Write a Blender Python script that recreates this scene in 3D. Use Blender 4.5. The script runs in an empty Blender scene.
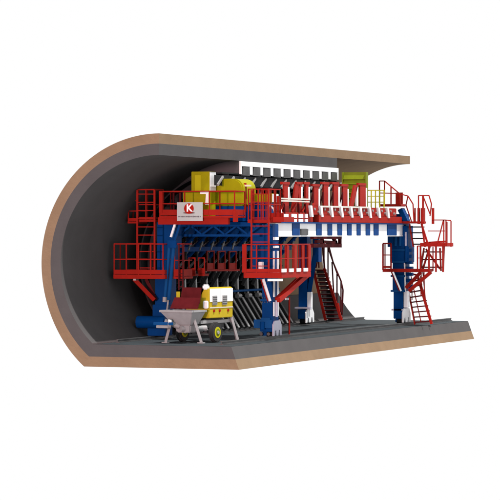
import bpy, bmesh, math, random
from mathutils import Vector, Matrix
random.seed(7)
S = bpy.context.scene
COL = S.collection

# ------------------------------------------------------------------ camera, light
# world: X across the tunnel (crown at X=0), Y along the tunnel away from the open end, Z up, floor at z=0
TH = math.atan(.3966); FP = 2567.; sn, cs = math.sin(TH), math.cos(TH)
R0, F0, CH, HY = -4.55, 128.35, 5.55, 234.5
cam = bpy.data.cameras.new('camera'); camo = bpy.data.objects.new('camera', cam); COL.objects.link(camo)
camo.location = (-R0*cs + F0*sn, -R0*sn - F0*cs, CH)
camo.rotation_euler = (math.radians(90), 0, TH)
cam.lens = FP/500*36; cam.sensor_width = 36; cam.shift_y = -(250-HY)/500
cam.clip_start = 1; cam.clip_end = 2000
S.camera = camo
w = bpy.data.worlds.new('World'); S.world = w; w.use_nodes = True
bg = w.node_tree.nodes['Background']; bg.inputs[0].default_value = (1, 1, 1, 1); bg.inputs[1].default_value = 1.0

def sun(name, d, strength, color, ang):
    l = bpy.data.lights.new(name, 'SUN'); l.energy = strength; l.color = color; l.angle = math.radians(ang)
    o = bpy.data.objects.new(name, l); COL.objects.link(o)
    o.rotation_euler = Vector(d).to_track_quat('-Z', 'Y').to_euler(); return o
sun('key_sun', (-.39, .06, -1.0), 5.2, (1, .97, .93), 1.0)
sun('front_lamp', (0, 1, -.02), 2.1, (1, .60, .60), 3)
S.view_settings.view_transform = 'Standard'; S.view_settings.look = 'None'
S.view_settings.exposure = 0; S.view_settings.gamma = 1

# survey helpers: a measured sight line met with a real plane of the site
def fX(px, py, X):
    k = (px-250)/FP; Y = (k*(F0-sn*X)-R0-cs*X)/(sn-k*cs); w_ = F0-sn*X+cs*Y
    return Vector((X, Y, CH+(HY-py)*w_/FP))
def fY(px, py, Y):
    k = (px-250)/FP; X = (k*(F0+cs*Y)-R0-sn*Y)/(cs+k*sn); w_ = F0-sn*X+cs*Y
    return Vector((X, Y, CH+(HY-py)*w_/FP))

# ------------------------------------------------------------------ materials
def mat(name, col, rough=.5, metal=0., noise=.12, scale=3., bump=0., spec=.5, coat=0., col2=None):
    m = bpy.data.materials.new(name); m.use_nodes = True; nt = m.node_tree; b = nt.nodes['Principled BSDF']
    b.inputs['Roughness'].default_value = rough; b.inputs['Metallic'].default_value = metal
    b.inputs['Specular IOR Level'].default_value = spec; b.inputs['Coat Weight'].default_value = coat
    tc = nt.nodes.new('ShaderNodeTexCoord'); n = nt.nodes.new('ShaderNodeTexNoise')
    n.inputs['Scale'].default_value = scale; n.inputs['Detail'].default_value = 6
    nt.links.new(tc.outputs['Object'], n.inputs['Vector'])
    r = nt.nodes.new('ShaderNodeValToRGB'); c2 = col2 or col
    r.color_ramp.elements[0].position = .3; r.color_ramp.elements[1].position = .7
    r.color_ramp.elements[0].color = tuple(max(0, v*(1-noise)) for v in col)+(1,)
    r.color_ramp.elements[1].color = tuple(min(1, v*(1+noise)) for v in c2)+(1,)
    nt.links.new(n.outputs['Fac'], r.inputs['Fac']); nt.links.new(r.outputs['Color'], b.inputs['Base Color'])
    if bump:
        n2 = nt.nodes.new('ShaderNodeTexNoise'); n2.inputs['Scale'].default_value = scale*6; n2.inputs['Detail'].default_value = 5
        nt.links.new(tc.outputs['Object'], n2.inputs['Vector'])
        bp = nt.nodes.new('ShaderNodeBump'); bp.inputs['Strength'].default_value = bump; bp.inputs['Distance'].default_value = .05
        nt.links.new(n2.outputs['Fac'], bp.inputs['Height']); nt.links.new(bp.outputs['Normal'], b.inputs['Normal'])
    return m
M = dict(
    rock=mat('rock', (.205, .138, .086), .95, noise=.07, scale=.8, bump=.25, spec=.1),
    concrete=mat('concrete', (.070, .066, .067), .9, noise=.07, scale=.7, bump=.15, spec=.15),
    fresh=mat('fresh_concrete', (.085, .08, .085), .85, noise=.1, scale=.9, bump=.15, spec=.15),
    red=mat('red_paint', (.29, .014, .009), .42, noise=.10, scale=1.5, bump=.03, spec=.03),
    dred=mat('dark_red_paint', (.075, .008, .010), .5, noise=.15, scale=2, bump=.05, spec=.03),  # darker than the main red
    blue=mat('blue_paint', (.001, .042, .175), .38, noise=.14, scale=1.2, bump=.03, spec=.03),
    lblue=mat('light_blue_paint', (.006, .062, .20), .42, noise=.14, scale=1.2, bump=.03, spec=.03),  # lighter blue; on the hydraulic struts it paints in highlights
    floor_shade=mat('dark_floor_shade', (.028, .036, .041), .8, noise=.12, scale=.9, bump=.15, spec=.2),  # darkened concrete tone: shade on the floor put into the colour
    white=mat('white_paint_and_glare', (.80, .81, .83), .35, noise=.03, scale=2, bump=.02),  # white parts, and sun glare painted on right-hand faces
    cream=mat('galvanised_tube', (.62, .58, .52), .4, .2, noise=.06, scale=2),
    black=mat('black_steel', (.008, .009, .011), .6, .0, noise=.25, scale=2, bump=.06, spec=.15),
    steel=mat('grey_steel', (.06, .06, .062), .5, .2, noise=.25, scale=2, bump=.06),
    silver=mat('bare_steel', (.30, .30, .30), .42, .3, noise=.15, scale=3, bump=.03),
    pump=mat('pale_grey_paint', (.27, .27, .275), .45, noise=.08, scale=3, bump=.03),
    yellow=mat('yellow_paint', (.44, .33, .02), .4, noise=.06, scale=3, bump=.02, spec=.03),
    lime=mat('yellow_green_paint', (.29, .275, .004), .4, noise=.10, scale=2, bump=.03, spec=.03),
    lime2=mat('bright_yellow_green_paint', (.42, .40, .01), .4, noise=.05, scale=2, spec=.03),
    sign=mat('sign_white', (.37, .41, .40), .5, noise=.02, scale=2),
    signred=mat('sign_red', (.34, .012, .006), .5, noise=.03, spec=.02),
    olive=mat('dull_green_paint', (.14, .18, .006), .5, noise=.12, scale=2, spec=.1),
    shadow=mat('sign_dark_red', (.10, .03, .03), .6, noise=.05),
    pale=mat('pale_lavender_paint', (.42, .42, .52), .5, noise=.06, scale=3),
    ink=mat('sign_ink', (.09, .08, .09), .6, noise=.05),
    rubber=mat('rubber', (.012, .012, .013), .75, noise=.2, scale=8, bump=.1),
)

# ------------------------------------------------------------------ mesh builder
class MB:
    def __init__(s): s.v = []; s.f = []
    def hexa(s, p):
        i = len(s.v); s.v += [tuple(q) for q in p]
        s.f += [tuple(i+k for k in q) for q in ((3,2,1,0),(4,5,6,7),(0,1,5,4),(1,2,6,5),(2,3,7,6),(3,0,4,7))]; return s
    def box(s, x0, x1, y0, y1, z0, z1):
        if x0 > x1: x0, x1 = x1, x0
        if y0 > y1: y0, y1 = y1, y0
        if z0 > z1: z0, z1 = z1, z0
        return s.hexa([(x0,y0,z0),(x1,y0,z0),(x1,y1,z0),(x0,y1,z0),(x0,y0,z1),(x1,y0,z1),(x1,y1,z1),(x0,y1,z1)])
    def bar(s, a, b, w_=.07, h=None, up=(0,0,1)):
        a, b = Vector(a), Vector(b); h = h or w_; d = (b-a).normalized(); u = Vector(up)
        if abs(d.dot(u)) > .98: u = Vector((0,1,0))
        r = d.cross(u).normalized()*w_/2; t = r.cross(d).normalized()*h/2
        return s.hexa([a-r-t, a+r-t, b+r-t, b-r-t, a-r+t, a+r+t, b+r+t, b-r+t])
    def tube(s, a, b, r, n=10, r2=None):
        a, b = Vector(a), Vector(b); r2 = r if r2 is None else r2; d = (b-a).normalized(); u = Vector((0,0,1)) if abs(d.z) < .9 else Vector((0,1,0))
        e = d.cross(u).normalized(); g = e.cross(d); i = len(s.v)
        for c, rr in ((a, r), (b, r2)):
            for k in range(n):
                t = 2*math.pi*k/n; s.v.append(tuple(c+(e*math.cos(t)+g*math.sin(t))*rr))
        for k in range(n):
            s.f.append((i+k, i+(k+1) % n, i+n+(k+1) % n, i+n+k))
        s.f.append(tuple(i+k for k in range(n))[::-1]); s.f.append(tuple(i+n+k for k in range(n))); return s
    def prism(s, pts, y0, y1, axis='Y'):
        # pts: outline in (X,Z) extruded along Y, or in (Y,Z) extruded along X
        n = len(pts); i = len(s.v)
        for t in (y0, y1):
            for p in pts: s.v.append((p[0], t, p[1]) if axis == 'Y' else (t, p[0], p[1]))
        for k in range(n): s.f.append((i+k, i+(k+1) % n, i+n+(k+1) % n, i+n+k))
        s.f.append(tuple(i+k for k in range(n))[::-1]); s.f.append(tuple(i+n+k for k in range(n))); return s
    def band(s, A, B, y0, y1):
        # strip between two outlines A and B (same length, in X,Z), extruded along Y
        for k in range(len(A)-1):
            a, b, c, d = A[k], A[k+1], B[k+1], B[k]
            i = len(s.v)
            for t in (y0, y1):
                for p in (a, b, c, d): s.v.append((p[0], t, p[1]))
            s.f += [(i+3,i+2,i+1,i), (i+4,i+5,i+6,i+7), (i,i+1,i+5,i+4), (i+2,i+3,i+7,i+6)]
            if k == 0: s.f.append((i+3,i,i+4,i+7))
            if k == len(A)-2: s.f.append((i+1,i+2,i+6,i+5))
        return s
    def xf(s, m):
        s.v = [tuple(m @ Vector(p)) for p in s.v]; return s
    def build(s, name, m, parent=None, bevel=0, smooth=False, label=None):
        me = bpy.data.meshes.new(name); me.from_pydata(s.v, [], s.f); me.update()
        bm = bmesh.new(); bm.from_mesh(me)
        bmesh.ops.remove_doubles(bm, verts=bm.verts, dist=1e-5)
        bmesh.ops.recalc_face_normals(bm, faces=bm.faces)
        if bevel:
            bmesh.ops.bevel(bm, geom=[e for e in bm.edges if len(e.link_faces) == 2 and e.calc_face_angle(0) > .5], offset=bevel, segments=2, affect='EDGES', clamp_overlap=True)
        if smooth:
            for f in bm.faces: f.smooth = True
            for e in bm.edges:
                if len(e.link_faces) == 2 and e.calc_face_angle(0) > .6: e.smooth = False
        bm.to_mesh(me); bm.free(); me.materials.append(M[m] if isinstance(m, str) else m)
        o = bpy.data.objects.new(name, me); COL.objects.link(o)
        if parent:
            root = parent
            off = Vector((0, 0, 0)); q = parent
            while q: off += q.location; q = q.parent
            o.parent = parent
            me.transform(Matrix.Translation(-off))
        if label: o['label'] = label
        return o
def thing(name, label, cat, loc, group=None):
    o = bpy.data.objects.new(name, None); COL.objects.link(o); o.location = loc; o.empty_display_size = .3
    o['label'] = label; o['category'] = cat
    if group: o['group'] = group
    return o

# ------------------------------------------------------------------ tunnel
ZC = 4.08
def arc(R, zend=None, a0=90, n=64, zbot=None):
    # from the crown down the left side to height zend
    a1 = 180+math.degrees(math.asin((ZC-zend)/R)); P = []
    for k in range(n+1):
        a = math.radians(a0+(a1-a0)*k/n); z = ZC+R*math.sin(a); x = R*math.cos(a)
        ex = {6.53: .20, 6.02: .10}.get(R, 0)   # the haunch flares out towards the base
        if z < ZC and ex: x -= ex*((ZC-z)/(ZC-zend))**3
        P.append((x, z))
    return P
L = 40.4; YC = 26.4
tun = thing('tunnel_section', 'cutaway tunnel with brown rock shell and grey concrete lining, open on its right', 'tunnel', (0, 0, 0))
A, B = arc(6.53, -1.13), arc(6.02, -.62)
rk = MB(); rk.band(A, B, 0, L)
rk.prism([A[-1], (4.31, -1.13), (4.12, -.62), B[-1]], 0, L)
rk.build('rock_layer', 'rock', tun, smooth=True)
A, B = arc(6.02, -.62), arc(5.45, 0)
MB().band(A, B, 0, YC).prism([A[-1], (4.12, -.62), (3.9, 0), B[-1]], 0, YC).build('concrete_lining', 'concrete', tun, smooth=True)
def arc2(R, z0, z1, n=12):
    a0 = math.degrees(math.asin((ZC-z0)/R))+180; a1 = math.degrees(math.asin((ZC-z1)/R))+180
    return [(R*math.cos(math.radians(a0+(a1-a0)*k/n)), ZC+R*math.sin(math.radians(a0+(a1-a0)*k/n))) for k in range(n+1)]
A, B = arc2(6.02, 1.75, -.62), arc2(5.45, 1.75, 0)
MB().band(A, B, YC, L).prism([A[-1], (4.12, -.62), (3.9, 0), B[-1]], YC, L).build('invert_slab', 'concrete', tun, smooth=True)
MB().box(-3.5, 3.86, .02, L-.02, .004, .012).build('floor_shade_sheet', 'floor_shade', tun)  # added dark sheet that gives the floor its shaded tone
# rails on low kerbs
for X, y0 in ((-3.15, 1.9), (2.75, 1.5)):
    r = MB().box(X-.10, X+.10, y0, L, .004, .05).box(X-.02, X+.02, y0, L, .05, .15).box(X-.05, X+.05, y0, L, .15, .19)
    r.build('rail', 'steel', tun)
# second (inner) lining ring
YR = 10.73
A, B = arc(5.446, 6.2), arc(4.78, 6.2)
ring = MB().band(A, B, YR, YC-.03).build('inner_lining_ring', 'fresh', tun, smooth=True)

# ------------------------------------------------------------------ formwork shell
YF = 8.3
fw = thing('tunnel_formwork', 'dark ribbed steel arch formwork lining the far half of the tunnel', 'formwork', (0, YR, 0))
A, B = arc(4.776, .6), arc(4.70, .6)
MB().band(A, B, YF, YC+.2).build('skin_plate', 'black', fw, smooth=True)
MB().box(-.05, -.002, 7.35, YC+.15, 8.14, 8.70).build('crown_beam', 'black', fw)
NR = 10; pitch = (YC-YR)/NR
# white stop-end comb on the cut
c = MB(); c.box(.004, .10, YR, YC, 9.24, 9.50)
yk = YR
for k in range(NR+1):
    a = YR + k*pitch - .20 if k else YR; b_ = YR + k*pitch + .20 if k < NR else YC
    c.box(.004, .10, a, b_, 8.80, 9.24)
c.build('stop_end_frame', 'white', fw, bevel=.01)
for k in range(NR):
    y0 = YR+k*pitch+.20; y1 = YR+(k+1)*pitch-.20
    MB().prism([(y0+.16, 9.2), (y1-.16, 9.2), (y1-.04, 8.74), (y0+.04, 8.74)], .004, .115, 'X').build('bracket_plate', 'steel', fw)
def ribmesh(y):
    m = MB(); A, B = arc(4.70, 1.9, n=40), arc(4.32, 1.9, n=40)
    m.band(A, B, y-.03, y+.03)
    A, B = arc(4.32, 1.9, n=40), arc(4.28, 1.9, n=40)
    m.band(A, B, y-.12, y+.12); return m
proto = None
for k in range(NR+1):
    y = YR+.05+k*pitch*.99
    ribmesh(y).build('rib', 'black', fw, smooth=True)
    MB().bar((-3.95, y, 3.5), (-3.9, y, 2.1), .22, .2).build('vertical_jack', 'silver', fw)
for k in range(-2, NR+2):
    y = YR+k*pitch
    MB().bar((.03, y, 8.16), (.03, y+.75, 8.62), .11).build('jack_strut', 'silver', fw)
for k in range(-2, 2*NR+1):
    y = YR+k*pitch/2
    lo = MB().bar((-4.08, y, 1.85), (-3.0, y, .2), .07, .34).build('lower_rib', 'steel', fw)
    MB().bar((-3.88, y, 1.9), (-2.83, y, .26), .24, .05).build('flange', 'silver' if k % 2 else 'steel', lo)
    if k % 2 == 0: MB().tube((-3.8, y-.25, 2.0), (-3.8, y+.25, 2.0), .14).build('hinge_pin', 'silver', lo, smooth=True)
for k in range(-1, 0):
    ribmesh(YR+.05+k*pitch).build('rib', 'black', fw, smooth=True)
for k in range(-1, NR):
    y = YR+(k+.5)*pitch
    MB().tube((-2.2, y, 7.95), (-1.5, y, 7.2), .08, 8).build('jack_strut', 'steel', fw, smooth=True)
    MB().tube((-3.4, y, 6.7), (-2.6, y, 6.3), .08, 8).build('jack_strut', 'steel', fw, smooth=True)
    MB().tube((-.4, y, 8.2), (-.1, y-.5, 7.5), .05, 8).build('jack_strut', 'silver', fw, smooth=True)
    MB().box(-4.2, -4.0, y-.1, y+.1, 4.4, 4.7).build('clamp', 'silver', fw, bevel=.02)
for z, R in ((7.4, 4.2), (5.2, 4.2), (2.95, 4.2)):
    a = math.asin(min(1, (z-ZC)/R)); X = -R*math.cos(a)
    MB().bar((X, YR, z), (X, YC, z), .14, .2).build('long_rail', 'black', fw)
MB().tube((-3.7, 16, 2.3), (-3.7, YC, 2.3), .07).build('spray_pipe', 'lblue', fw, smooth=True)

# ------------------------------------------------------------------ gantry
g = thing('portal_gantry', 'large blue steel portal gantry on four legs standing inside the tunnel', 'gantry', (0, 8, 0))
def leg(blocks, Y, D, foot=None):
    """blocks: (pxL, pxR, pyTop, pyBot, depth factor) measured on plane Y"""
    m = MB()
    for i, (a, b, t, bo, d) in enumerate(blocks):
        p = fY(a, bo, Y+(D-D*d)/2); q = fY(b, t, Y+(D-D*d)/2)
        m.box(p.x, q.x, Y+(D-D*d)/2, Y+(D-D*d)/2+D*d, p.z, q.z)
    return m
def glare_plate(px0, px1, t, b, X, name='glare_plate', m='white', parent=None, th=.05):
    p = fX(px0, b, X); q = fX(px1, t, X)
    return MB().box(X, X+th, p.y, q.y, p.z, q.z).build(name, m, parent or g, bevel=.01)
# front right leg
Y1 = 8.6; XR = fY(272.5, 300, Y1).x
lg = leg([(252.5, 272.5, 224, 270, 1), (256, 272.5, 270, 279, .98), (262, 272.5, 279, 320, .9), (254.5, 272.5, 319.8, 328, 1.1)], Y1, .9).build('leg', 'blue', g, bevel=.02)
XP = XR+.004
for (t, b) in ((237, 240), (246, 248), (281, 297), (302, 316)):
    MB().box(XP, XP+.04, Y1+.06, Y1+.84, fX(275, b, XP).z, fX(275, t, XP).z).build('glare_plate', 'white', lg, bevel=.008)  # white plates added as sun glare on the blue leg side
MB().box(XP, XP+.04, Y1+.05, Y1+.25, fX(275, 270, XP).z, fX(275, 251, XP).z).build('glare_plate', 'white', lg)
MB().box(XP, XP+.04, Y1+.6, Y1+.85, fX(275, 270, XP).z, fX(275, 251, XP).z).build('glare_plate', 'white', lg)
MB().box(XP, XP+.06, Y1+.3, Y1+.5, fX(275, 298, XP).z, fX(275, 281, XP).z).build('slot', 'blue', lg)
def foot(parent, X0, X1, Y0, Y1_, top, wm='white', bm_='blue'):
    MB().box(X0, X1, Y0, Y1_, .42, top).build('foot_block', bm_, parent, bevel=.03)
    f = MB().box(X0+.08, X1-.1, Y0+.1, Y1_-.1, .2, .418)
    f.build('bogie', bm_, parent, bevel=.03)
    # side plate with two arches towards the open side
    y0, y1 = Y0-.05, Y1_+.25; d = (y1-y0)
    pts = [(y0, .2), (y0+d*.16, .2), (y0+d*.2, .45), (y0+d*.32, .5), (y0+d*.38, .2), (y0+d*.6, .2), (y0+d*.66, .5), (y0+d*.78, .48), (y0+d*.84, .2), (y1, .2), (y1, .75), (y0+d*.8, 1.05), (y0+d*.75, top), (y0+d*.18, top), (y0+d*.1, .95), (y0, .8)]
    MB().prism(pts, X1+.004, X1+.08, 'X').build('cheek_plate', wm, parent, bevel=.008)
    for yy in (Y0+.2, Y1_-.2):
        MB().tube((X1-.36, yy, .27), (X1+.0, yy, .27), .16, 18).build('rail_wheel', 'black', parent, smooth=True)
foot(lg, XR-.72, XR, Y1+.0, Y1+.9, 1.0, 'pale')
MB().box(fY(254.5,320,Y1).x-.0, XR-.0, Y1-.12, Y1-.07, fY(260,328,Y1).z, fY(260,319.5,Y1).z).build('front_box', 'lblue', lg, bevel=.01)
MB().tube((XR+.09, Y1+.45, 1.15), (XR+.13, Y1+.45, 1.15), .1).build('pin', 'blue', lg, smooth=True)

for py, d in ((279.2, .10), (248, .06), (225, .08), (300, .05)):
    z = fY(260, py, Y1).z; x0 = fY(253 if py < 270 else 261, py, Y1).x
    MB().box(x0-.02, XR-.01, Y1-d, Y1-.004, z-.05, z+.05).build('flange', 'lblue', lg, bevel=.01)
    bb = MB()
    for k in range(4):
        x = x0+.08+(XR-x0-.2)*k/3; bb.tube((x, Y1-.02, z+.11), (x, Y1+.0, z+.11), .03, 6).tube((x, Y1-.02, z-.11), (x, Y1+.0, z-.11), .03, 6)
    bb.build('bolt_row', 'steel', lg)
MB().tube((XR+.12, Y1+.3, 1.2), (XR+.12, Y1+.3, 2.2), .07).build('levelling_jack', 'pale', lg, smooth=True)
MB().tube((XR-.5, Y1-.18, .55), (XR-.5, Y1-.18, .95), .12).build('jack_foot', 'blue', lg, smooth=True)
for x in (XR-.62, XR-.2): MB().tube((x, Y1-.08, .30), (x, Y1+.02, .30), .09, 12).build('wheel_cap', 'steel', lg, smooth=True)
MB().box(XR-.6, XR-.1, Y1-.14, Y1-.02, 1.05, 1.16).build('foot_flange', 'lblue', lg, bevel=.01)
# front left leg
Y0 = 6.9
ll = leg([(157, 175, 222, 246, 1), (157, 172, 245.8, 272, .98), (155, 170, 271.8, 305, .96), (152.5, 168, 304.8, 326, .92)], Y0, .9).build('leg', 'blue', g, bevel=.02)
p = fY(138, 322, Y0-.3); q = fY(176, 322, Y0-.3)
MB().tube((p.x, Y0-.3, p.z), (q.x-.6, Y0-.3, p.z), .33, 20).build('drive_motor', 'blue', ll, smooth=True)
MB().box(q.x-.7, q.x, Y0-.5, Y0-.1, p.z-.05, p.z+.2).build('gearbox', 'lblue', ll, bevel=.02)
MB().box(fY(150, 330, Y0).x, fY(168, 330, Y0).x, Y0-.35, Y0+.6, .2, 1.0).build('foot_block', 'blue', ll, bevel=.03)
for yy in (Y0-.1, Y0+.4): MB().tube((fY(156, 330, Y0).x, yy, .3), (fY(164, 330, Y0).x, yy, .3), .16, 18).build('rail_wheel', 'black', ll, smooth=True)
# twin tube raking strut of the left leg
st = MB(); a = fY(187, 241, Y0-.7); b = fY(180, 295, Y0-.7)
st.tube(fY(173.8, 246, Y0-.7), fY(168.8, 300, Y0-.7), .10).tube(fY(169.3, 246, Y0-.75), fY(165, 298, Y0-.75), .09)
st.build('raking_strut', 'lblue', ll, smooth=True)
MB().tube(fY(168.8, 296, Y0-.7), fY(166.5, 314, Y0-.7), .05).tube(fY(164.9, 297, Y0-.75), fY(164.6, 302, Y0-.75), .12).build('strut_rod', 'silver', ll, smooth=True)
MB().box(fY(167.5, 241, Y0-.8).x, fY(176.5, 241, Y0-.8).x, Y0-.85, Y0-.1, fY(180, 248, Y0).z, fY(180, 240, Y0).z).build('strut_head', 'blue', ll, bevel=.02)
MB().bar(fY(175.3, 223.5, Y0-.9), fY(171, 237, Y0-.9), .12, .1).build('rod_and_glint', 'white', ll)  # white bar painted in as the glint beside the strut
MB().bar(fY(180, 224, Y0-.8), fY(175, 240, Y0-.8), .1, .1).build('rod_and_glint', 'blue', ll)

# rear right leg
YB = 31.0
rr = leg([(394, 406, 214, 226, .6), (387.5, 407.5, 225.8, 247, 1.1), (390, 409, 246.8, 262, 1.05), (392.5, 404.5, 261.8, 292, 1), (393.5, 403, 291.8, 309, .9)], YB, 1.0)
for k in range(7):
    z = fY(405, 250+6*k, YB).z; x = fY(404, 250+6*k, YB).x; rr.box(x-.1, x+.42, YB+.2, YB+.6, z-.12, z+.08)
rr = rr.build('leg', 'blue', g, bevel=.015)
XR2 = fY(403, 300, YB).x
MB().bar(fY(401, 209, YB-.1), fY(407, 222, YB-.1), .55, .3).build('knee_bracket', 'blue', rr, bevel=.02)
MB().box(fY(392.5, 300, YB).x, fY(403.5, 300, YB).x, YB-.2, YB+1.2, fY(400, 310.5, YB).z, fY(400, 309, YB).z).build('collar_plate', 'pale', rr)
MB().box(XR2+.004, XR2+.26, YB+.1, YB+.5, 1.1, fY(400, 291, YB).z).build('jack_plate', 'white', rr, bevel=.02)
foot(rr, XR2-.55, XR2, YB-.2, YB+1.0, 1.05)
MB().bar(fY(404.5, 262, YB), fY(405.5, 292, YB), .07).build('jack_rod', 'white', rr)

for py in (250, 262, 276, 291):
    z = fY(398, py, YB).z
    MB().box(fY(391, py, YB).x, fY(405.5, py, YB).x, YB-.08, YB-.004, z-.06, z+.06).build('flange', 'lblue', rr, bevel=.01)
for px in (396, 400.5):
    MB().tube(fY(px, 228, YB-.1), fY(px-.5, 246, YB-.1), .09, 10).build('cylinder', 'lblue', rr, smooth=True)
MB().tube(fY(405.8, 232, YB-.05), fY(405.8, 246, YB-.05), .06, 10).build('valve', 'pale', rr, smooth=True)
MB().tube(fY(406.5, 246, YB), fY(406, 262, YB), .12, 12).build('cylinder', 'blue', rr, smooth=True)
# rear left leg
YL = 28.6
rl = leg([(312.5, 318.5, 236, 262, .7), (298.5, 307, 236, 308, 1)], YL, .8)
rl.hexa([fY(307, 292, YL), fY(311.5, 292, YL), fY(311.5, 292, YL+.6), fY(307, 292, YL+.6), fY(312.5, 255, YL), fY(317.5, 255, YL), fY(317.5, 255, YL+.6), fY(312.5, 255, YL+.6)])
rl = rl.build('leg', 'blue', g, bevel=.015)
XL2 = fY(307, 300, YL).x
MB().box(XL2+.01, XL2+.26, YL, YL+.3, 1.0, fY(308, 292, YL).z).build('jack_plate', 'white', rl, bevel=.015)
foot(rl, XL2-.5, XL2, YL-.3, YL+.8, 1.0)
MB().box(fY(296.5, 309, YL).x, XL2+.3, YL-.32, YL-.05, 1.04, 1.14).build('collar_plate', 'pale', rl)

# right longitudinal beam : web coloured white as sun glare, stiffeners and flanges blue
XB = 2.6; ya = fX(272, 230, XB).y; yb = fX(396, 230, XB).y
bm_ = MB().box(XB-.3, XB+.0, ya, yb+2.2, 5.50, 6.15).build('longitudinal_beam', 'white', g)
MB().box(XB-.34, XB+.16, ya, yb+2.2, 6.154, 6.22).build('top_flange', 'blue', bm_)
MB().box(XB-.34, XB+.03, ya, yb+2.2, 5.44, 5.496).build('bottom_flange', 'white', bm_)
for (a, b) in ((292, 299), (316, 321), (327.3, 331.5), (337.3, 341.5), (347, 351), (356.5, 360), (365.5, 369.5), (373.5, 378), (387, 396)):
    MB().box(XB+.004, XB+.05, fX(a, 230, XB).y, fX(b, 230, XB).y, 5.50, 6.15).build('stiffener', 'blue', bm_)
MB().box(XB+.004, XB+.08, fX(300, 230, XB).y, fX(307, 230, XB).y, 5.52, 5.85).build('valve_box', 'steel', bm_, bevel=.01)
# left longitudinal beam
lb = MB().box(-2.9, -2.5, 7.8, 28.6, 5.50, 6.15).build('longitudinal_beam', 'blue', g)
for k in range(12): MB().box(-2.496, -2.40, 9+1.6*k, 9.12+1.6*k, 5.5, 6.15).build('stiffener', 'blue', lb)
# cross beams
for y in (8.2, 14.5, 20.5, 27.5):
    cbm = MB().bar((-2.4, y, 6.05), (2.2, y, 6.05), .16).bar((-2.4, y, 5.5), (2.2, y, 5.5), .12)
    for k in range(7): cbm.bar((-2.4+.657*k, y, 6.0 if k % 2 else 5.55), (-2.4+.657*(k+1), y, 5.55 if k % 2 else 6.0), .09)
    cbm.build('lattice_beam', 'blue', g)
MB().box(fY(175, 230, 7.6).x, 2.0, 7.6, 7.9, 5.98, 6.2).build('cross_beam', 'blue', g, bevel=.01)
MB().box(-2.4, 2.2, 8.8, 12.8, 6.15, 6.22).build('deck_plate', 'blue', g)
# raking hydraulic struts between the left beam and the formwork, one set at every rib
for k in range(-1, 10):
    y = YR+.3+k*pitch
    s_ = MB().tube((-2.3, y, 5.95), (-3.15, y, 5.2), .12, 10).build('hydraulic_strut', 'lblue', g, smooth=True)  # highlight on these diagonals put into the lighter blue
    MB().tube((-3.15, y, 5.2), (-3.95, y, 4.5), .06, 8).build('piston_rod', 'silver', s_, smooth=True)
    MB().tube((-1.5, y+.5, 6.2), (-2.9, y+.5, 4.9), .09, 10).build('hydraulic_strut', 'blue', g, smooth=True)
    s3 = MB().tube((-2.55, y+.8, 5.3), (-3.5, y+.8, 4.3), .13, 10).build('hydraulic_strut', 'blue', g, smooth=True)
    MB().tube((-3.5, y+.8, 4.3), (-4.1, y+.8, 3.65), .06, 8).build('piston_rod', 'silver', s3, smooth=True)
    MB().box(-2.66, -2.50, y+.5, y+.72, 4.95, 5.2).build('clamp', 'steel', g, bevel=.02)
    MB().tube((-2.5, y+.2, 4.7), (-2.5, y+.45, 5.05), .05, 8).build('valve', 'silver', g, smooth=True)
    MB().bar((-3.3, y+.1, 5.45), (-3.3, y+.1, 4.1), .1, .22).build('hanger', 'black', g)
    MB().tube((-3.6, y+.3, 3.6), (-3.95, y+.3, 2.9), .09, 10).build('hydraulic_strut', 'black', g, smooth=True)
    MB().bar((-3.4, y+.9, 3.75), (-4.05, y+.9, 2.6), .10, .18).build('knee_strut', 'steel', g)
MB().bar((-2.85, 9.5, 4.75), (-2.85, 26, 4.75), .2, .25).build('side_beam', 'blue', g)

# red props standing on the right beam
def prop(px, top, bot, wpx=4, slant=0, X=2.45):
    a = fX(px, bot, X); t = fX(px+slant, top, X); w_ = wpx/6.3
    m = MB().hexa([(X, a.y, a.z), (X+.1, a.y, a.z), (X+.1, a.y+w_, a.z), (X, a.y+w_, a.z),
                   (X, t.y, t.z), (X+.1, t.y, t.z), (X+.1, t.y+w_, t.z), (X, t.y+w_, t.z)])
    return m
for (px, top, bot, w_) in ((282.5, 184, 222, 4.5), (304, 184, 222, 3.4), (312.5, 186, 209, 5), (322.3, 184, 207, 5), (332.3, 184, 207, 5), (341.5, 186, 207, 5), (358.5, 185, 207, 6.3), (297, 184, 222, 3)):
    m = prop(px, top, bot, w_).build('prop', 'red', g, bevel=.01)
    a = fX(px+w_+.1, bot-(22 if bot > 215 else 0), 2.5); t = fX(px+w_+.1, top+3, 2.5)
    MB().box(2.46, 2.57, a.y, a.y+.2, a.z, t.z).build('glare_strip', 'white', m)  # white strip added as glare on the right side of the prop
    h = fX(px-1, top, 2.5)
    MB().box(2.44, 2.58, h.y-.05, h.y+w_/6.3+.35, h.z-.02, h.z+.12).build('head_plate', 'red', m, bevel=.01)
prop(289, 184, 222, 4, 5).build('prop', 'red', g, bevel=.01)
prop(348, 185, 208, 4, 5).build('prop', 'red', g, bevel=.01)
m = prop(355, 187, 206, 1.8).build('prop', 'white', g)  # white strip added as glare beside the slanted prop
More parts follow.
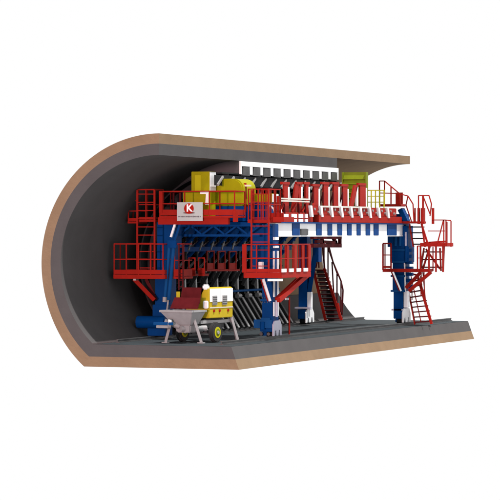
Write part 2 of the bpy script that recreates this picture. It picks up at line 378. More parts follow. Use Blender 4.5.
# red clamps on the top chord
top_ch = MB(); p = fX(318, 221.5, 2.72); q = fX(401, 215.5, 2.72)
top_ch.box(2.35, 2.78, p.y, q.y, 6.225, 6.62); tc = top_ch.build('top_chord', 'red', g, bevel=.02)
for px in (312, 322, 332.3, 342.3, 352, 361.3, 370.5, 379.5, 388.5):
    a = fX(px, 214, 2.7); y0 = a.y; y1 = fX(px+8, 214, 2.7).y
    sad = MB().box(2.35, 2.7, y0, y1, 6.625, 7.12).build('saddle', 'red', g, bevel=.03)
    MB().hexa([(2.70, y0-.40, 6.52), (2.84, y0-.40, 6.52), (2.84, y0-.10, 6.52), (2.70, y0-.10, 6.52), (2.70, y0-.62, 7.14), (2.84, y0-.62, 7.14), (2.84, y0-.32, 7.14), (2.70, y0-.32, 7.14)]).build('wedge', 'white', sad, bevel=.01)
    MB().tube((2.7, y0+.35, 6.95), (2.76, y0+.35, 6.95), .07).build('bolt', 'silver', sad, smooth=True)
    MB().tube((2.7, y0+.95, 6.8), (2.8, y0+.95, 6.8), .07).build('bolt', 'silver', sad, smooth=True)
for px in (309.5, 319.5, 329.5, 339):
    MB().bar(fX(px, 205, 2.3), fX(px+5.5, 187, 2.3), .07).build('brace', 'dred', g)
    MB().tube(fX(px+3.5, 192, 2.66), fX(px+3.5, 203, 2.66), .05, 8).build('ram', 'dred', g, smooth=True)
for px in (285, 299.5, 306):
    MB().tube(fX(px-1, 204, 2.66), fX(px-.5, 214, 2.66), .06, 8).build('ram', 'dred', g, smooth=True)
for k, px in enumerate((280, 292, 302, 310)):
    MB().bar(fX(px, 212, 2.62), fX(px+4, 203, 2.62), .09).build('brace', 'red', g)
gr = MB(); gr.bar(fX(321, 206.5, 2.75), fX(369, 207.5, 2.75), .09); gr.build('rail_tube', 'cream', g)
ch2 = MB(); ch2.box(2.3, 2.66, fX(281, 215, 2.6).y, fX(312, 215, 2.6).y, 6.225, 6.75); ch2.build('top_chord', 'red', g, bevel=.02)
for px, w_ in ((283, 4.7), (291, 5), (298.2, 4.2), (304.6, 2.5)):
    for t, b in ((214, 217.8), (219, 222)):
        a = fX(px, b, 2.67); c_ = fX(px+w_, t, 2.67)
        MB().box(2.664, 2.72, a.y, c_.y, a.z, c_.z).build('plate', 'white', g)
gr = MB()
for t in (199, 201.3): gr.bar(fX(278, t-.6, 2.75), fX(309, t+.4, 2.75), .08)
gr.build('rail_tube', 'cream', g)

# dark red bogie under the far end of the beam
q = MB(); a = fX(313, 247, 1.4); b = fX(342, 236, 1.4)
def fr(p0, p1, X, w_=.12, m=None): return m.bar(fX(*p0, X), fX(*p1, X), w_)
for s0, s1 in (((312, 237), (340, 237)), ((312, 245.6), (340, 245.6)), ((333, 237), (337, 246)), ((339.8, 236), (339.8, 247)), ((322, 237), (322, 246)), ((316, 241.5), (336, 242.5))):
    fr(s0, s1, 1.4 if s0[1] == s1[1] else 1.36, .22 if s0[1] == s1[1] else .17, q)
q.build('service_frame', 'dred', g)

# ------------------------------------------------------------------ railings and platforms
def rail_side(a, b, h=1.15, n=4, r=.029, mid=1, ends=True):
    """one side of a guard rail between floor points a and b"""
    a, b = Vector(a), Vector(b); m = MB(); U = Vector((0, 0, 1))
    dr = (b-a).normalized()*(.7*r if ends else -.8*r)
    m.bar(a-dr+U*h, b+dr+U*h, 2*r)
    for k in range(1, mid+1): m.bar(a-dr+U*h*k/(mid+1), b+dr+U*h*k/(mid+1), 1.7*r)
    for k in range(n):
        if not ends and k in (0, n-1): continue
        p = a.lerp(b, k/(n-1)); m.bar(p, p+U*(h-.9*r), 1.9*r)
    return m
def platform(label, x0, x1, y0, y1, z, h=1.15, th=.2, sides='FBLR', nx=4, ny=3, toe=.22, group='red guard-railed work platforms on the gantry', openr=()):
    t = thing('work_platform', label, 'platform', ((x0+x1)/2, (y0+y1)/2, z), group)
    MB().box(x0, x1, y0, y1, z-th, z).build('deck', 'red', t, bevel=.015)
    e = .04; S_ = {'F': ((x0+e, y0+e, z), (x1-e, y0+e, z), nx), 'B': ((x0+e, y1-e, z), (x1-e, y1-e, z), nx), 'L': ((x0+e, y0+e, z), (x0+e, y1-e, z), ny), 'R': ((x1-e, y0+e, z), (x1-e, y1-e, z), ny)}
    for s_ in sides:
        a, b, n = S_[s_]; rail_side(a, b, h, n, ends=s_ in 'FB').build('guard_rail', 'red', t)
        if toe:
            d = .02 if s_ in 'FL' else -.02
            (MB().box(a[0], b[0], a[1]-.02, a[1]+.02, z+.03, z+.03+toe) if s_ in 'FB' else MB().box(a[0]-.02, a[0]+.02, a[1], b[1], z+.03, z+.03+toe)).build('toe_board', 'red', t)
    return t
def brk(t, a, b, w_=.14, m='red'):
    return MB().bar(a, b, w_, w_*1.3).build('bracket', m, t)
# 1 lower left
Yp = 5.6
a = fY(113.3, 274.5, Yp); b = fY(163.5, 244, Yp)
t1 = platform('wide red platform with guard rail hung low on the front left leg', a.x, b.x, Yp, Yp+1.6, a.z, b.z-a.z, .22, 'FBLR', 5, 3)
brk(t1, fY(134, 279, Yp+.3), fY(154, 300, Yp+.9), .16); brk(t1, fY(146, 279, Yp+1.1), fY(156, 300, Yp+1.3), .13, 'dred')
MB().box(fY(132.5, 280, Yp).x, fY(135, 280, Yp).x, Yp+.1, Yp+.5, fY(134, 280.5, Yp).z, a.z-.22).build('clamp', 'silver', t1)
# 2 narrow piece right of the strut, lower left
a = fY(173.5, 276.5, 6.2); b = fY(184, 244, 6.2)
t2 = platform('short narrow red platform between the blue raking strut and the hanging hose ladder', a.x, b.x, 6.2, 7.4, a.z, b.z-a.z, .12, 'FR', 2, 2, .35)
# 3 upper left cage
Yc = 5.9
a = fY(137, 219.5, Yc); b = fY(154.5, 189.5, Yc)
t3 = platform('upper left red railed cage at the head of the left ladder', a.x, b.x, Yc, Yc+1.3, a.z, b.z-a.z, .12, 'FBR', 3, 2, .1)
a2 = fY(127.5, 221.5, Yc+.9); b2 = fY(137.5, 200.5, Yc+.9)
t3b = platform('small side balcony with low rail left of the upper left cage', a2.x, b2.x, Yc+.9, Yc+2.2, a2.z, b2.z-a2.z, .1, 'FBL', 2, 3, .15)
# 4 top centre front platform
Yt = 5.8
a = fY(159, 216, Yt); b = fY(235, 191, Yt)
t4 = platform('long red platform with guard rail at the top front, carrying the white sign', a.x, b.x, Yt, Yt+1.5, a.z, b.z-a.z, .1, 'FBLR', 4, 2, .3)
p = fY(157.5, 224.5, Yt+.05); q = fY(228, 217, Yt+.05)
MB().box(p.x, q.x, Yt+.1, Yt+.35, p.z, q.z).build('edge_beam', 'red', t4, bevel=.02)
p = fY(159, 213, Yt); q = fY(162.5, 191, Yt)
MB().box(p.x, q.x, Yt-.02, Yt+.1, p.z, q.z).build('corner_post', 'red', t4, bevel=.01)
p = fY(233, 222, Yt); q = fY(236, 211, Yt)
MB().box(p.x, q.x, Yt-.02, Yt+.3, p.z, q.z).build('end_plate', 'red', t4, bevel=.01)
for px in (172, 179): 
    p = fY(px, 210, Yt+1.4); MB().box(p.x, p.x+.12, Yt+1.4, Yt+1.5, p.z, p.z+.95).build('lamp_post', 'dred', t4)
# 5 upper right cage
Yu = 6.9
a = fY(247.5, 219.5, Yu); b = fY(268.5, 189, Yu)
t5 = platform('upper right red railed cage at the head of the right ladder', a.x, b.x, Yu, Yu+1.9, a.z, b.z-a.z, .18, 'FBR', 5, 3, 0)
p = fY(268.5, 222, Yu); q = fY(282, 215, Yu)
MB().box(p.x+.02, q.x, Yu+.3, Yu+1.8, p.z, q.z-.1).build('side_step', 'red', t5, bevel=.01)
# 6 lower right
Yq = 6.5
a = fY(243.5, 272.5, Yq); b = fY(281.5, 244.5, Yq); y2 = fX(311, 272, b.x).y
t6 = platform('large red platform wrapped round the front right leg, low above the grey floor', a.x, b.x, Yq, y2, a.z, b.z-a.z, .28, 'FR', 4, 6, .16)
MB().bar((a.x+.04, Yq+.04, a.z), (a.x+.04, Yq+.04, b.z), .22, .1).build('corner_post', 'red', t6)
xr = b.x
for px in (285.5, 293.5, 301.5, 307.5):
    p = fX(px, 272, xr-.9); MB().box(xr-.95, xr-.85, p.y, p.y+.42, a.z, b.z-.06).build('screen_slat', 'red', t6)
for px in (281.8, 289, 296.5, 303.5):
    p = fX(px, 272, xr+.02); MB().box(xr+.004, xr+.05, p.y, p.y+.62, a.z+.02, a.z+.2).build('plate', 'white', t6)
MB().bar(fY(263, 279, Yq+.6), fY(270, 301, Yq+.9), .10, .12).build('bracket', 'white', t6)
MB().bar(fY(261.5, 279, Yq+.7), fY(268.5, 301, Yq+1.), .08, .12).build('bracket', 'red', t6)
brk(t6, fX(309, 273, xr-.3), fX(278.5, 300, xr-.4), .20)
brk(t6, fX(304, 273, xr-.8), fX(276, 299, xr-.9), .12)
MB().bar(fY(268, 280, Yq), fY(282.5, 280, Yq), .12, .12).build('edge_strip', 'white', t6)
MB().box(fY(252, 269, Yq).x, fY(255.5, 262, Yq).x, Yq+.9, Yq+1.2, fY(252, 270, Yq).z, fY(252, 262, Yq).z).build('control_box', 'white', t6, bevel=.02)
# 7 inner walkway segments
X7 = -2.35
for k, px in enumerate((207, 218, 229)):
    p = fX(px, 269.5, X7); q = fX(px+7, 263, X7)
    t = thing('walkway_segment', ['red walkway segment inside the gantry, leftmost of the three above the yellow hood', 'red walkway segment inside the gantry, middle of the three above the yellow hood', 'red walkway segment inside the gantry, nearest the lower right platform'][k], 'walkway', (X7, p.y, p.z), 'inner walkway segments')
    y1 = fX(px+11, 269, X7).y
    MB().box(X7-.6, X7, p.y, y1-.03, p.z-.1, p.z).build('deck', 'red', t)
    MB().box(X7-.04, X7, p.y, q.y, p.z+.01, q.z).build('toe_board', 'red', t)
    rail_side((X7, p.y, p.z), (X7, q.y, p.z), 1.0, 2, .03, 0).build('guard_rail', 'red', t)
for k, px in enumerate((189, 198.5)):
    p = fY(px, 276, 8.6); q = fY(px+6, 258, 8.6)
    t = thing('walkway_gate', ['low red gate frame with toe plate behind the hose ladder', 'low red gate frame with toe plate above the maroon hopper lids'][k], 'gate', (p.x, 8.6, p.z), 'low gate frames')
    MB().box(p.x, q.x, 8.6, 9.2, p.z, p.z+.12).build('deck', 'red', t)
    MB().box(p.x, q.x, 8.58, 8.6, p.z+.13, p.z+.42).build('toe_board', 'red', t)
    rail_side((p.x, 8.6, p.z+.1), (q.x, 8.6, p.z+.1), q.z-p.z-.1, 2, .03, 0).build('guard_rail', 'red', t)

# ladders
def ladder(label, pl, pr, t, b, Y, n, group='vertical access ladders', m='red'):
    o = thing('ladder', label, 'ladder', fY((pl+pr)/2, b, Y), group)
    for px in (pl, pr):
        MB().bar(fY(px, b, Y), fY(px, t, Y), .075 if m == 'red' else .06).build('stile', m, o)
    for k in range(n):
        y = t+(b-t)*(k+.5)/n; MB().bar(fY(pl, y, Y), fY(pr, y, Y), .045).build('rung', m, o)
    return o
ladder('red ladder rising from the lower left platform to the upper left cage', 137.3, 154.6, 190, 272, Yc-.15, 10)
ladder('red ladder in front of the blue front right leg, up to the right cage', 251.5, 268.7, 190, 270, Yu-.2, 10)
ladder('thin dark red ladder hanging just right of the blue raking strut', 179, 183, 244, 290, 6.05, 7, m='dred')
# thin red pole
o = thing('measuring_pole', 'thin red pole standing on the floor right of the front right leg', 'pole', (2.3, 12.3, 0))
MB().tube((2.3, 12.3, .004), (2.3, 12.3, 2.15), .05).build('shaft', 'red', o, smooth=True)
MB().box(2.1, 2.3, 12.2, 12.3, 2.0, 2.12).build('cap', 'white', o)

# sign
p = fY(177, 221, Yt-.12); q = fY(202.5, 202.2, Yt-.12)
sg = thing('sign_board', 'white rectangular sign with a round red letter logo on the top front rail', 'sign', (p.x, Yt-.12, p.z))
MB().box(p.x, q.x, Yt-.13, Yt-.08, p.z, q.z).build('panel', 'sign', sg)
cx, cz = fY(190, 208.6, Yt).x, fY(190, 208.6, Yt).z
def disc(cx, cz, rx, rz, y, name, m, par, n=40):
    MB().prism([(cx+rx*math.cos(2*math.pi*k/n), cz+rz*math.sin(2*math.pi*k/n)) for k in range(n)], y-.012, y, 'Y').build(name, m, par)
def text(s_, size, loc, m, name, par, ext=.01, align='CENTER', bold=0):
    cu = bpy.data.curves.new(name, 'FONT'); cu.body = s_; cu.size = size; cu.extrude = ext; cu.align_x = align; cu.align_y = 'CENTER'; cu.offset = bold
    tmp = bpy.data.objects.new(name, cu); COL.objects.link(tmp)
    bpy.context.view_layer.update()
    me = bpy.data.meshes.new_from_object(tmp.evaluated_get(bpy.context.evaluated_depsgraph_get()))
    bpy.data.objects.remove(tmp)
    me.transform(Matrix.Rotation(math.radians(90), 4, 'X')); me.materials.clear(); me.materials.append(M[m])
    o = bpy.data.objects.new(name, me); COL.objects.link(o); o.parent = par
    o.location = Vector(loc)-par.location; return o
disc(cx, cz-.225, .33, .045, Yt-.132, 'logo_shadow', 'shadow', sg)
disc(cx, cz, .272, .275, Yt-.146, 'logo_disc', 'signred', sg)
text('K', .52, (cx+.03, Yt-.16, cz+.01), 'white', 'logo_letter', sg, bold=.014)
x = p.x+.06; ln = MB(); zt = fY(190, 216.6, Yt).z; rnd = random.Random(3)
while x < q.x-.1:
    w_ = rnd.uniform(.025, .06); hh = rnd.uniform(.028, .042)
    ln.box(x, x+w_, Yt-.136, Yt-.131, zt-hh, zt+hh); x += w_+(rnd.uniform(.012, .02) if rnd.random() > .12 else .05)
ln.build('small_lettering', 'ink', sg)

# ------------------------------------------------------------------ plant on the gantry deck
yb_ = thing('fan_cabinet', 'tall yellow green box with a pale right side on the gantry top', 'cabinet', (-.9, 9, 6.2))
Yx = 7.36; p = fY(191.3, 219, Yx); q = fY(209.5, 171.5, Yx)
MB().box(p.x, q.x, Yx, Yx+.85, 6.225, q.z).build('casing', 'lime', yb_, bevel=.02)
MB().box(q.x+.004, q.x+.03, Yx+.02, Yx+.83, fX(212, 192, q.x).z, q.z-.02).build('glare_panel', 'white', yb_)  # bright sunlit side of the yellow casing, painted as white panel
a = fY(195, 192, Yx); b = fY(201, 175, Yx); MB().box(a.x, b.x, Yx-.03, Yx-.004, a.z, b.z).build('door', 'lime2', yb_)
# lower cabinet in front with white angle
p = fY(183, 219, Yx-.35); q = fY(209, 192, Yx-.35)
cb = thing('hydraulic_cabinet', 'low yellow cabinet with a white angle bracket behind the top front rail', 'cabinet', (p.x, Yx-.35, 6.2))
MB().box(p.x, q.x, Yx-.35, Yx-.02, 6.45, q.z).build('casing', 'lime', cb, bevel=.02)
MB().prism([(fY(200.5, 194, Yx-.35).x, fY(200, 194, Yx-.35).z), (fY(200.5, 191.7, Yx-.35).x, fY(200, 191.7, Yx-.35).z), (fY(208.5, 192, Yx-.35).x, fY(200, 191.7, Yx-.35).z), (fY(208.5, 192, Yx-.35).x, fY(200, 205, Yx-.35).z), (fY(205.5, 192, Yx-.35).x, fY(200, 205, Yx-.35).z), (fY(206.3, 192, Yx-.35).x, fY(200, 194, Yx-.35).z)], Yx-.40, Yx-.354).build('angle_bracket', 'white', cb)
# big rounded tank
Yk = 8.35; p = fY(212, 224, Yk); q = fY(243, 178.5, Yk); zm = fY(240, 206, Yk).z
tk = thing('rounded_tank', 'large tank with rounded yellow green top and blue lower half beside the tall cabinet', 'tank', (p.x, Yk, 6.2))
def rrect(x0, x1, z0, z1, r, n=8):
    P = [(x0, z0), (x1, z0)]
    P += [(x1-r+r*math.cos(math.pi/2*k/n), z1-r+r*math.sin(math.pi/2*k/n)) for k in range(n+1)]
    P += [(x0+.1, z1), (x0, z1-.1)]; return P
MB().prism(rrect(p.x+.1, q.x, zm, q.z, .55), Yk, Yk+1.9).build('upper_shell', 'lime', tk, bevel=.12, smooth=True)
MB().box(p.x+.1, q.x-.01, Yk+.01, Yk+1.88, 6.225, zm-.004).build('lower_shell', 'blue', tk, bevel=.03)
# small yellow box near right ladder
Ys = 9.2; p = fY(254.5, 202.5, Ys); q = fY(272, 193.5, Ys)
sb = thing('oil_tank', 'small yellow green box tank behind the upper right cage', 'tank', (p.x, Ys, 6.2))
MB().box(p.x, q.x, Ys, Ys+.9, p.z, q.z).build('casing', 'lime', sb, bevel=.02)
MB().box(q.x+.004, q.x+.03, Ys+.02, Ys+.88, p.z+.02, q.z-.02).build('glare_panel', 'white', sb)  # white stands for glare on the right face of the box
MB().box(p.x-.3, q.x-.02, Ys-.02, Ys+.88, 6.22, p.z-.004).build('stand', 'blue', sb, bevel=.01)
# curly white hoses beside it
hs = MB(); pts = []
for k in range(26):
    t = k/25; pts.append(fY(270+t*11+1.5*math.sin(t*9), 205+8*t+2.5*math.sin(t*14), 8.9))
for a, b in zip(pts, pts[1:]): hs.tube(a, b, .05, 6)
h_ = hs.build('hydraulic_hose', 'white', None, smooth=True); h_['label'] = 'white curled hose hanging beside the upper right cage'; h_['category'] = 'hose'
rp = thing('red_side_frame', 'upright red frame plates between the rounded tank and upper right cage', 'frame', (1.3, 9.5, 6.2))
for (l, r_, t, b) in ((243.5, 245.5, 183, 212), (250.5, 253.5, 190, 222), (276.5, 279, 196, 222)):
    p = fY(l, b, 8.7); q = fY(r_, t, 8.7); MB().box(p.x, q.x, 8.7, 8.85, p.z, q.z).build('upright', 'red', rp)
p = fY(269, 222, 8.7); q = fY(283, 213, 8.7); MB().box(p.x, q.x, 8.72, 8.83, p.z, q.z).build('base_plate', 'red', rp)
MB().box(fY(243.5, 184, 8.7).x, fY(250, 184, 8.7).x, 8.66, 8.9, fY(244, 186.5, 8.7).z, fY(244, 184.8, 8.7).z).build('cap_plate', 'cream', rp)

# far green louvre
Yg = 26.6; p = fY(342.5, 204, Yg); q = fY(367, 172, Yg)
lv = thing('louvre_screen', 'yellow green louvred screen at the far end under the brown roof', 'screen', (p.x, Yg, 6.2))
MB().box(p.x, q.x, Yg+.1, Yg+.2, 6.3, q.z).build('backing', 'olive', lv)
n = 6
for k in range(n):
    z0 = fY(350, 176+4.6*k, Yg).z
    MB().prism([(Yg-.12, z0-.2), (Yg+.09, z0-.2), (Yg+.09, z0+.04), (Yg-.02, z0+.04)], p.x+.09, q.x-.09, 'X').build('slat', 'olive', lv)
for x in (p.x, q.x-.08): MB().box(x, x+.08, Yg-.14, Yg+.1, 6.3, q.z).build('frame_post', 'olive', lv)
gl = thing('yellow_guard_rail', 'thin yellow guard rail on top of the far end of the gantry', 'railing', (0, Yg, 6.6))
a = fY(367, 208, 27); b = fY(384, 208, 27); rail_side(a, b, 1.05*1.0, 5, .03, 2).build('rails', 'lime2', gl)

# ------------------------------------------------------------------ rear right platforms and stairs (X toward the open side)
def poly(m, pts, X, w_=.062):
    P = [fX(*p, X) for p in pts]
    for a, b in zip(P, P[1:]): m.bar(a, b, w_)
def polyY(m, pts, Y, w_=.062):
    P = [fY(*p, Y) for p in pts]
    for a, b in zip(P, P[1:]): m.bar(a, b, w_)
G8 = 'red guard-railed work platforms on the gantry'
# top far platform, with railing cage and sloping handrail
t8 = thing('work_platform', 'high narrow red platform with tall cage on the far top corner of the gantry', 'platform', (3, 30, 7.2), G8)
Yv = 30.2
p = fY(379, 206.5, Yv); q = fY(401, 204, Yv); MB().box(p.x, q.x, Yv, Yv+.9, p.z, q.z).build('deck', 'red', t8, bevel=.01)
for dy in (0, .85):
    m = MB(); polyY(m, [(379.5, 205), (379.5, 181), (384.5, 181), (384.5, 205)], Yv+dy); polyY(m, [(384.5, 181), (400, 194), (408, 196), (413, 204), (414, 222)], Yv+dy)
    polyY(m, [(379.5, 193), (400, 193.5)], Yv+dy, .06); polyY(m, [(391, 204), (391, 187)], Yv+dy, .07); polyY(m, [(400, 205), (400, 194)], Yv+dy, .12); m.build('guard_rail', 'red', t8)
p = fY(394, 204, Yv); MB().box(p.x, p.x+.45, Yv+.3, Yv+.36, p.z, p.z+.7).build('door_plate', 'red', t8)
# long floor beam level
t9 = thing('work_platform', 'long thin red platform with two tall gate posts beside the far right leg top', 'platform', (4, 31, 6.2), G8)
p = fY(396, 223.5, YB-.6); q = fY(436, 221.3, YB-.6)
MB().box(fY(396, 223, YB-.6).x, fY(420, 223, YB-.6).x, YB-.6, YB+.6, p.z, q.z).build('deck', 'red', t9, bevel=.01)
m = MB(); polyY(m, [(418.5, 222), (418.5, 195.5), (429, 195.5), (431.5, 204), (430, 216)], YB-.5); m.build('gate_frame', 'red', t9)
m = MB(); polyY(m, [(423, 222), (423, 196)], YB-.5, .10); polyY(m, [(423, 196), (430, 214)], YB-.5, .06); polyY(m, [(415, 222), (415, 208)], YB-.5, .08); polyY(m, [(423, 224), (423, 208)], YB-.2, .22); polyY(m, [(418.8, 224), (418.8, 208)], YB-.2, .14); polyY(m, [(433, 224), (433, 208)], YB-.5, .13); m.build('gate_post', 'red', t9)
m = MB(); polyY(m, [(408, 196), (406, 205), (412, 223)], YB+.4, .06); m.build('handrail', 'red', t9)
# middle landing
t10 = thing('work_platform', 'red stair landing with high guard rail at the far right edge of the gantry', 'platform', (5, 31, 4.8), G8)
Yw = YB-.6
p = fY(420, 246.5, Yw); q = fY(447, 243, Yw); MB().box(p.x, q.x, Yw, Yw+1.3, p.z, q.z).build('deck', 'red', t10, bevel=.01)
m = MB()
polyY(m, [(432, 220), (445, 220), (451, 220.5)], Yw); polyY(m, [(428, 231), (445, 231)], Yw, .05)
for pts in ([(446, 220), (446, 246)], [(443.5, 220), (437.5, 243)], [(451, 221), (451, 247)], [(443.8, 220), (443.8, 244)], [(433, 220), (433, 222)]): polyY(m, pts, Yw)
m.build('guard_rail', 'red', t10)
m = MB(); polyY(m, [(447, 222), (447, 246), (451, 246)], Yw+.9); polyY(m, [(424, 243), (446, 241.5)], Yw+1.2, .12); m.build('guard_rail', 'red', t10)
# lower rear right platform
t11 = thing('work_platform', 'red platform round the middle of the far right leg', 'platform', (4, 31, 3.4), G8)
p = fY(382.5, 272, Yw); q = fY(419, 269, Yw); MB().box(p.x, q.x, Yw, Yw+.9, p.z, q.z).build('deck', 'red', t11, bevel=.01)
m = MB()
polyY(m, [(383, 270), (383, 243.5), (391, 243.5), (391, 270)], Yw, .08); polyY(m, [(383, 255), (391, 255)], Yw, .06); polyY(m, [(385, 244), (385, 270)], Yw+.8, .06)
m.build('guard_rail', 'red', t11)
p = fY(383, 268, Yw); q = fY(391, 266, Yw); MB().box(p.x, q.x, Yw-.02, Yw, p.z, q.z).build('toe_board', 'red', t11)
m = MB(); polyY(m, [(417.5, 270), (417.5, 246), (443, 246)], Yw, .07); polyY(m, [(417.5, 258), (420, 258)], Yw, .05)
for px in (420.5, 429, 436, 443): polyY(m, [(px, 246), (px, 272)], Yw+.1, .09)
m.build('guard_rail', 'red', t11)
p = fY(419.2, 272, Yw); q = fY(428, 269, Yw); MB().box(p.x, q.x, Yw+.1, Yw+.9, p.z, q.z).build('deck', 'red', t11)
MB().bar(fY(393, 272, Yw), fY(401, 291, Yw+.2), .10).build('bracket', 'white', t11)
MB().bar(fY(391.5, 272, Yw+.1), fY(399.5, 291, Yw+.3), .08).build('bracket', 'red', t11)
MB().bar(fY(431, 272, Yw+.1), fY(409, 291, Yw+.1), .14, .2).build('bracket', 'red', t11)
MB().bar(fY(421, 272, Yw+.5), fY(406, 288, Yw+.5), .1, .2).build('bracket', 'red', t11)

def stair(label, lt, lb, rt, rb, n, Y, m_tread='dred', m_str='red', depth=.42, dY=0., group='red stairs of the gantry', lite=False, loc=None):
    """lt/lb: left stringer top/bottom, rt/rb: right stringer top/bottom on plane Y (bottom shifted by dY)"""
    o = thing('staircase', label, 'stairs', fY((lb[0]+rb[0])/2, max(lb[1], rb[1]), Y+dY), group)
    LT, LB, RT, RB = fY(*lt, Y), fY(*lb, Y+dY), fY(*rt, Y), fY(*rb, Y+dY)
    for a, b in ((LT, LB), (RT, RB)): MB().bar(a, b, .07, .16).build('stringer', m_str, o)
    for k in range(n):
        t = (k+.5)/n; a = LT.lerp(LB, t); b = RT.lerp(RB, t)
        tr = MB().hexa([a+Vector((0, 0, -.045)), b+Vector((0, 0, -.045)), b+Vector((0, depth, -.045)), a+Vector((0, depth, -.045)), a+Vector((0, 0, .03)), b+Vector((0, 0, .03)), b+Vector((0, depth, .03)), a+Vector((0, depth, .03))])
        to = tr.build('tread', m_tread, o)
        if lite:
            MB().hexa([a+Vector((.05, depth, -.2)), b+Vector((-.05, depth, -.2)), b+Vector((-.05, depth+.02, -.2)), a+Vector((.05, depth+.02, -.2)), a+Vector((.05, depth, -.035)), b+Vector((-.05, depth, -.035)), b+Vector((-.05, depth+.02, -.035)), a+Vector((.05, depth+.02, -.035))]).build('riser', 'steel', to)
    return o
s1 = stair('lower red flight of stairs from the floor beside the far right leg', (406.5, 280), (415, 324.5), (418, 277), (431.5, 324), 9, YB+1.0)
m = MB(); polyY(m, [(420.5, 248), (424, 285), (426, 305)], YB+1.0, .05); polyY(m, [(418, 275), (421, 270), (421.5, 285), (431, 322)], YB+1.0, .06); polyY(m, [(407, 276), (411, 274), (418, 275)], YB+1.3, .1)
polyY(m, [(424, 272), (424.5, 300)], YB+1.0, .06); polyY(m, [(408, 262), (414, 290), (421, 322)], YB+1.5, .05); polyY(m, [(412, 285), (412, 300)], YB+1.5, .05); polyY(m, [(421, 296), (420.5, 276)], YB+1.0, .05)
m.build('handrail', 'red', s1)
s2 = stair('short middle flight of red stairs under the stair landing', (424, 248), (420.5, 271), (440, 248), (441, 271), 3, YB+.6)
m = MB(); polyY(m, [(430, 246), (422, 272)], YB+.6, .1); polyY(m, [(444, 246), (443, 272)], YB+.6, .1); polyY(m, [(426, 249), (440, 269)], YB+1.2, .1); polyY(m, [(433, 247), (433, 271)], YB+1.3, .06)
m.build('handrail', 'red', s2)
s3 = stair('short upper flight of dark treads between top gate posts and landing', (409.5, 224), (413.5, 247), (422, 224), (425, 247), 4, YB+.2, 'black')
m = MB(); polyY(m, [(421.5, 224), (427.5, 243)], YB, .10); m.build('handrail', 'red', s3)
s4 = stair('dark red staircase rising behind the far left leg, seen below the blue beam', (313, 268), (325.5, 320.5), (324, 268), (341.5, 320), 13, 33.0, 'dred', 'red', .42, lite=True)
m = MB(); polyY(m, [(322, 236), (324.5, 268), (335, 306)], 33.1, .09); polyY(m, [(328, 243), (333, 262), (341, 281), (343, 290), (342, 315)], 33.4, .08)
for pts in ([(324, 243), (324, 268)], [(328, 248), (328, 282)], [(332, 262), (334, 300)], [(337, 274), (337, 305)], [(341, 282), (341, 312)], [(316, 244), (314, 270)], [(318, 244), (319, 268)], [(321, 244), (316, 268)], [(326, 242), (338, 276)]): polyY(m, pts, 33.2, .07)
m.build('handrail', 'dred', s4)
MB().bar(fY(338, 303, 33.1), fY(340, 318, 33.1), .1, .2).build('newel', 'red', s4)

# ------------------------------------------------------------------ concrete pump trailer
Rz = Matrix.Rotation(math.radians(-9), 4, 'Z'); PO = Vector((.05, 2.03, .012)); T4 = Matrix.Translation(PO) @ Rz
pt = thing('concrete_pump', 'grey concrete pump trailer with hopper, yellow hood and maroon lids on the floor', 'concrete pump', PO)
def P_(m, name, mt, par=None, **k): return m.xf(T4).build(name, mt, par or pt, **k)
def fru(x0, x1, y0, y1, z0, X0, X1, Y0_, Y1_, z1):
    return MB().hexa([(x0, y0, z0), (x1, y0, z0), (x1, y1, z0), (x0, y1, z0), (X0, Y0_, z1), (X1, Y0_, z1), (X1, Y1_, z1), (X0, Y1_, z1)])
# local frame: x across, y to the rear
P_(fru(-.40, .65, .35, 1.1, .95, -.95, .93, .03, 1.35, 1.58), 'hopper', 'pump', bevel=.02)
P_(MB().box(-1.0, .97, -.03, .12, 1.584, 1.69).box(-1.0, .97, 1.27, 1.42, 1.584, 1.69).box(-1.0, -.86, .122, 1.268, 1.584, 1.69).box(.83, .97, .122, 1.268, 1.584, 1.69), 'hopper_rim', 'pump', bevel=.015)
P_(MB().box(-.84, .82, .13, 1.26, 1.6, 1.63), 'grille', 'steel')
P_(MB().hexa([(-.82, .7, 1.75), (.82, .7, 1.75), (.82, .8, 1.75), (-.82, .8, 1.75), (-.72, 1.0, 2.32), (.82, 1.0, 2.32), (.82, 1.08, 2.32), (-.72, 1.08, 2.32)]), 'lid', 'dred', bevel=.01)
P_(MB().hexa([(-.72, 1.45, 2.0), (.5, 1.45, 2.0), (.5, 1.53, 2.0), (-.72, 1.53, 2.0), (-.62, 1.6, 2.82), (.5, 1.6, 2.82), (.5, 1.68, 2.82), (-.62, 1.68, 2.82)]), 'lid', 'dred', bevel=.01)
P_(MB().box(-.86, -.76, 1.4, 1.6, 2.0, 2.6), 'lid_hinge', 'yellow')
P_(fru(-.25, .55, .45, 1.1, .55, -.38, .62, .38, 1.12, .946), 'agitator_box', 'pump', bevel=.05)
P_(MB().tube((-.75, .1, 1.12), (-.1, .5, .85), .15, 14), 'outlet_pipe', 'pump', smooth=True)
P_(MB().tube((-.5, .0, 1.0), (-.36, .1, .98), .26, 20), 'pipe_flange', 'pump', smooth=True)
P_(MB().box(-1.25, -.15, -.2, .0, .93, 1.08), 'drawbar', 'lblue', bevel=.02)
P_(MB().box(-1.1, -.35, -.16, .04, .78, .925), 'coupling', 'pump', bevel=.02)
P_(MB().tube((.1, .3, .75), (.8, 1.6, .75), .15, 14).tube((.1, .7, .62), (.3, 2.0, .62), .11, 12), 'cylinder', 'pump', smooth=True)
P_(MB().box(-.7, -.58, 1.2, 4.2, .98, 1.14).box(.62, .74, 1.2, 4.2, .98, 1.14).box(-.575, .615, 4.08, 4.2, .98, 1.14), 'chassis', 'pump', bevel=.01)
P_(MB().box(-.3, .5, 1.9, 3.9, .72, 1.2), 'engine_block', 'steel', bevel=.05)
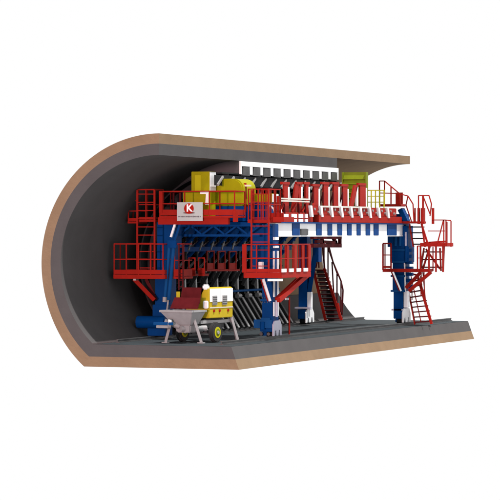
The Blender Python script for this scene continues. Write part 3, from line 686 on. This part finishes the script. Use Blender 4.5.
hd = P_(MB().prism([(-.5, 1.25), (.9, 1.25), (.9, 2.74), (.8, 2.84), (.62, 2.80), (.3, 2.3), (-.5, 2.2)], 1.75, 4.1), 'hood', 'yellow', bevel=.03)
P_(MB().box(.904, .93, 1.80, 2.86, 2.08, 2.76).box(.904, .93, 2.90, 4.06, 2.08, 2.76), 'upper_glare_panel', 'white', hd, bevel=.01)  # blown-out light on the hood side, put into white panels
P_(MB().box(.55, .86, 1.62, 1.9, 2.72, 2.98), 'air_intake', 'white', hd, bevel=.06)
P_(MB().box(.6, .9, 1.60, 1.72, 1.75, 2.15), 'latch_plate', 'white', hd, bevel=.04)
for y in (2.02, 3.0):
    v = P_(MB().box(.934, .95, y, y+.46, 1.92, 2.40), 'vent', 'silver', hd)
    for k in range(4): P_(MB().box(.951, .965, y+.03, y+.43, 1.96+.11*k, 2.0+.11*k), 'slat', 'steel', v)
for y in (2.2, 2.75, 3.6): P_(MB().tube((.9, y, 1.62), (.95, y, 1.62), .07, 12), 'marker_lamp', 'red', hd, smooth=True)
P_(MB().box(.904, .93, 1.8, 4.06, 1.76, 1.81), 'trim_strip', 'cream', hd)
for x in (-.98, 1.0):
    wh = P_(MB().tube((x-.13, 2.2, .52), (x+.13, 2.2, .52), .52, 36), 'wheel', 'rubber', bevel=.05, smooth=True)
    P_(MB().tube((x+.131, 2.2, .52), (x+.15, 2.2, .52), .28, 28), 'rim', 'lime2', wh, smooth=True)
    P_(MB().tube((x+.151, 2.2, .52), (x+.156, 2.2, .52), .19, 24), 'rim_well', 'olive', wh, smooth=True)
    P_(MB().tube((x+.157, 2.2, .52), (x+.2, 2.2, .52), .09, 14), 'hub', 'silver', wh, smooth=True)
    P_(MB().tube((x-.16, 2.2, .52), (x-.131, 2.2, .52), .31, 28), 'rim', 'steel', wh, smooth=True)
P_(MB().tube((-.82, 2.2, .52), (.86, 2.2, .52), .06), 'axle', 'steel', smooth=True)
for (a, b) in (((-.62, .5, 1.1), (-.85, .35, .06)), ((.68, .6, 1.3), (.98, .85, .06)), ((.8, 4.1, 1.25), (1.0, 4.4, .06))):
    lgx = P_(MB().bar(a, b, .14, .14), 'support_leg', 'pump', bevel=.01)
    P_(MB().box(b[0]-.16, b[0]+.16, b[1]-.12, b[1]+.12, .004, .06), 'foot_pad', 'pump', lgx)
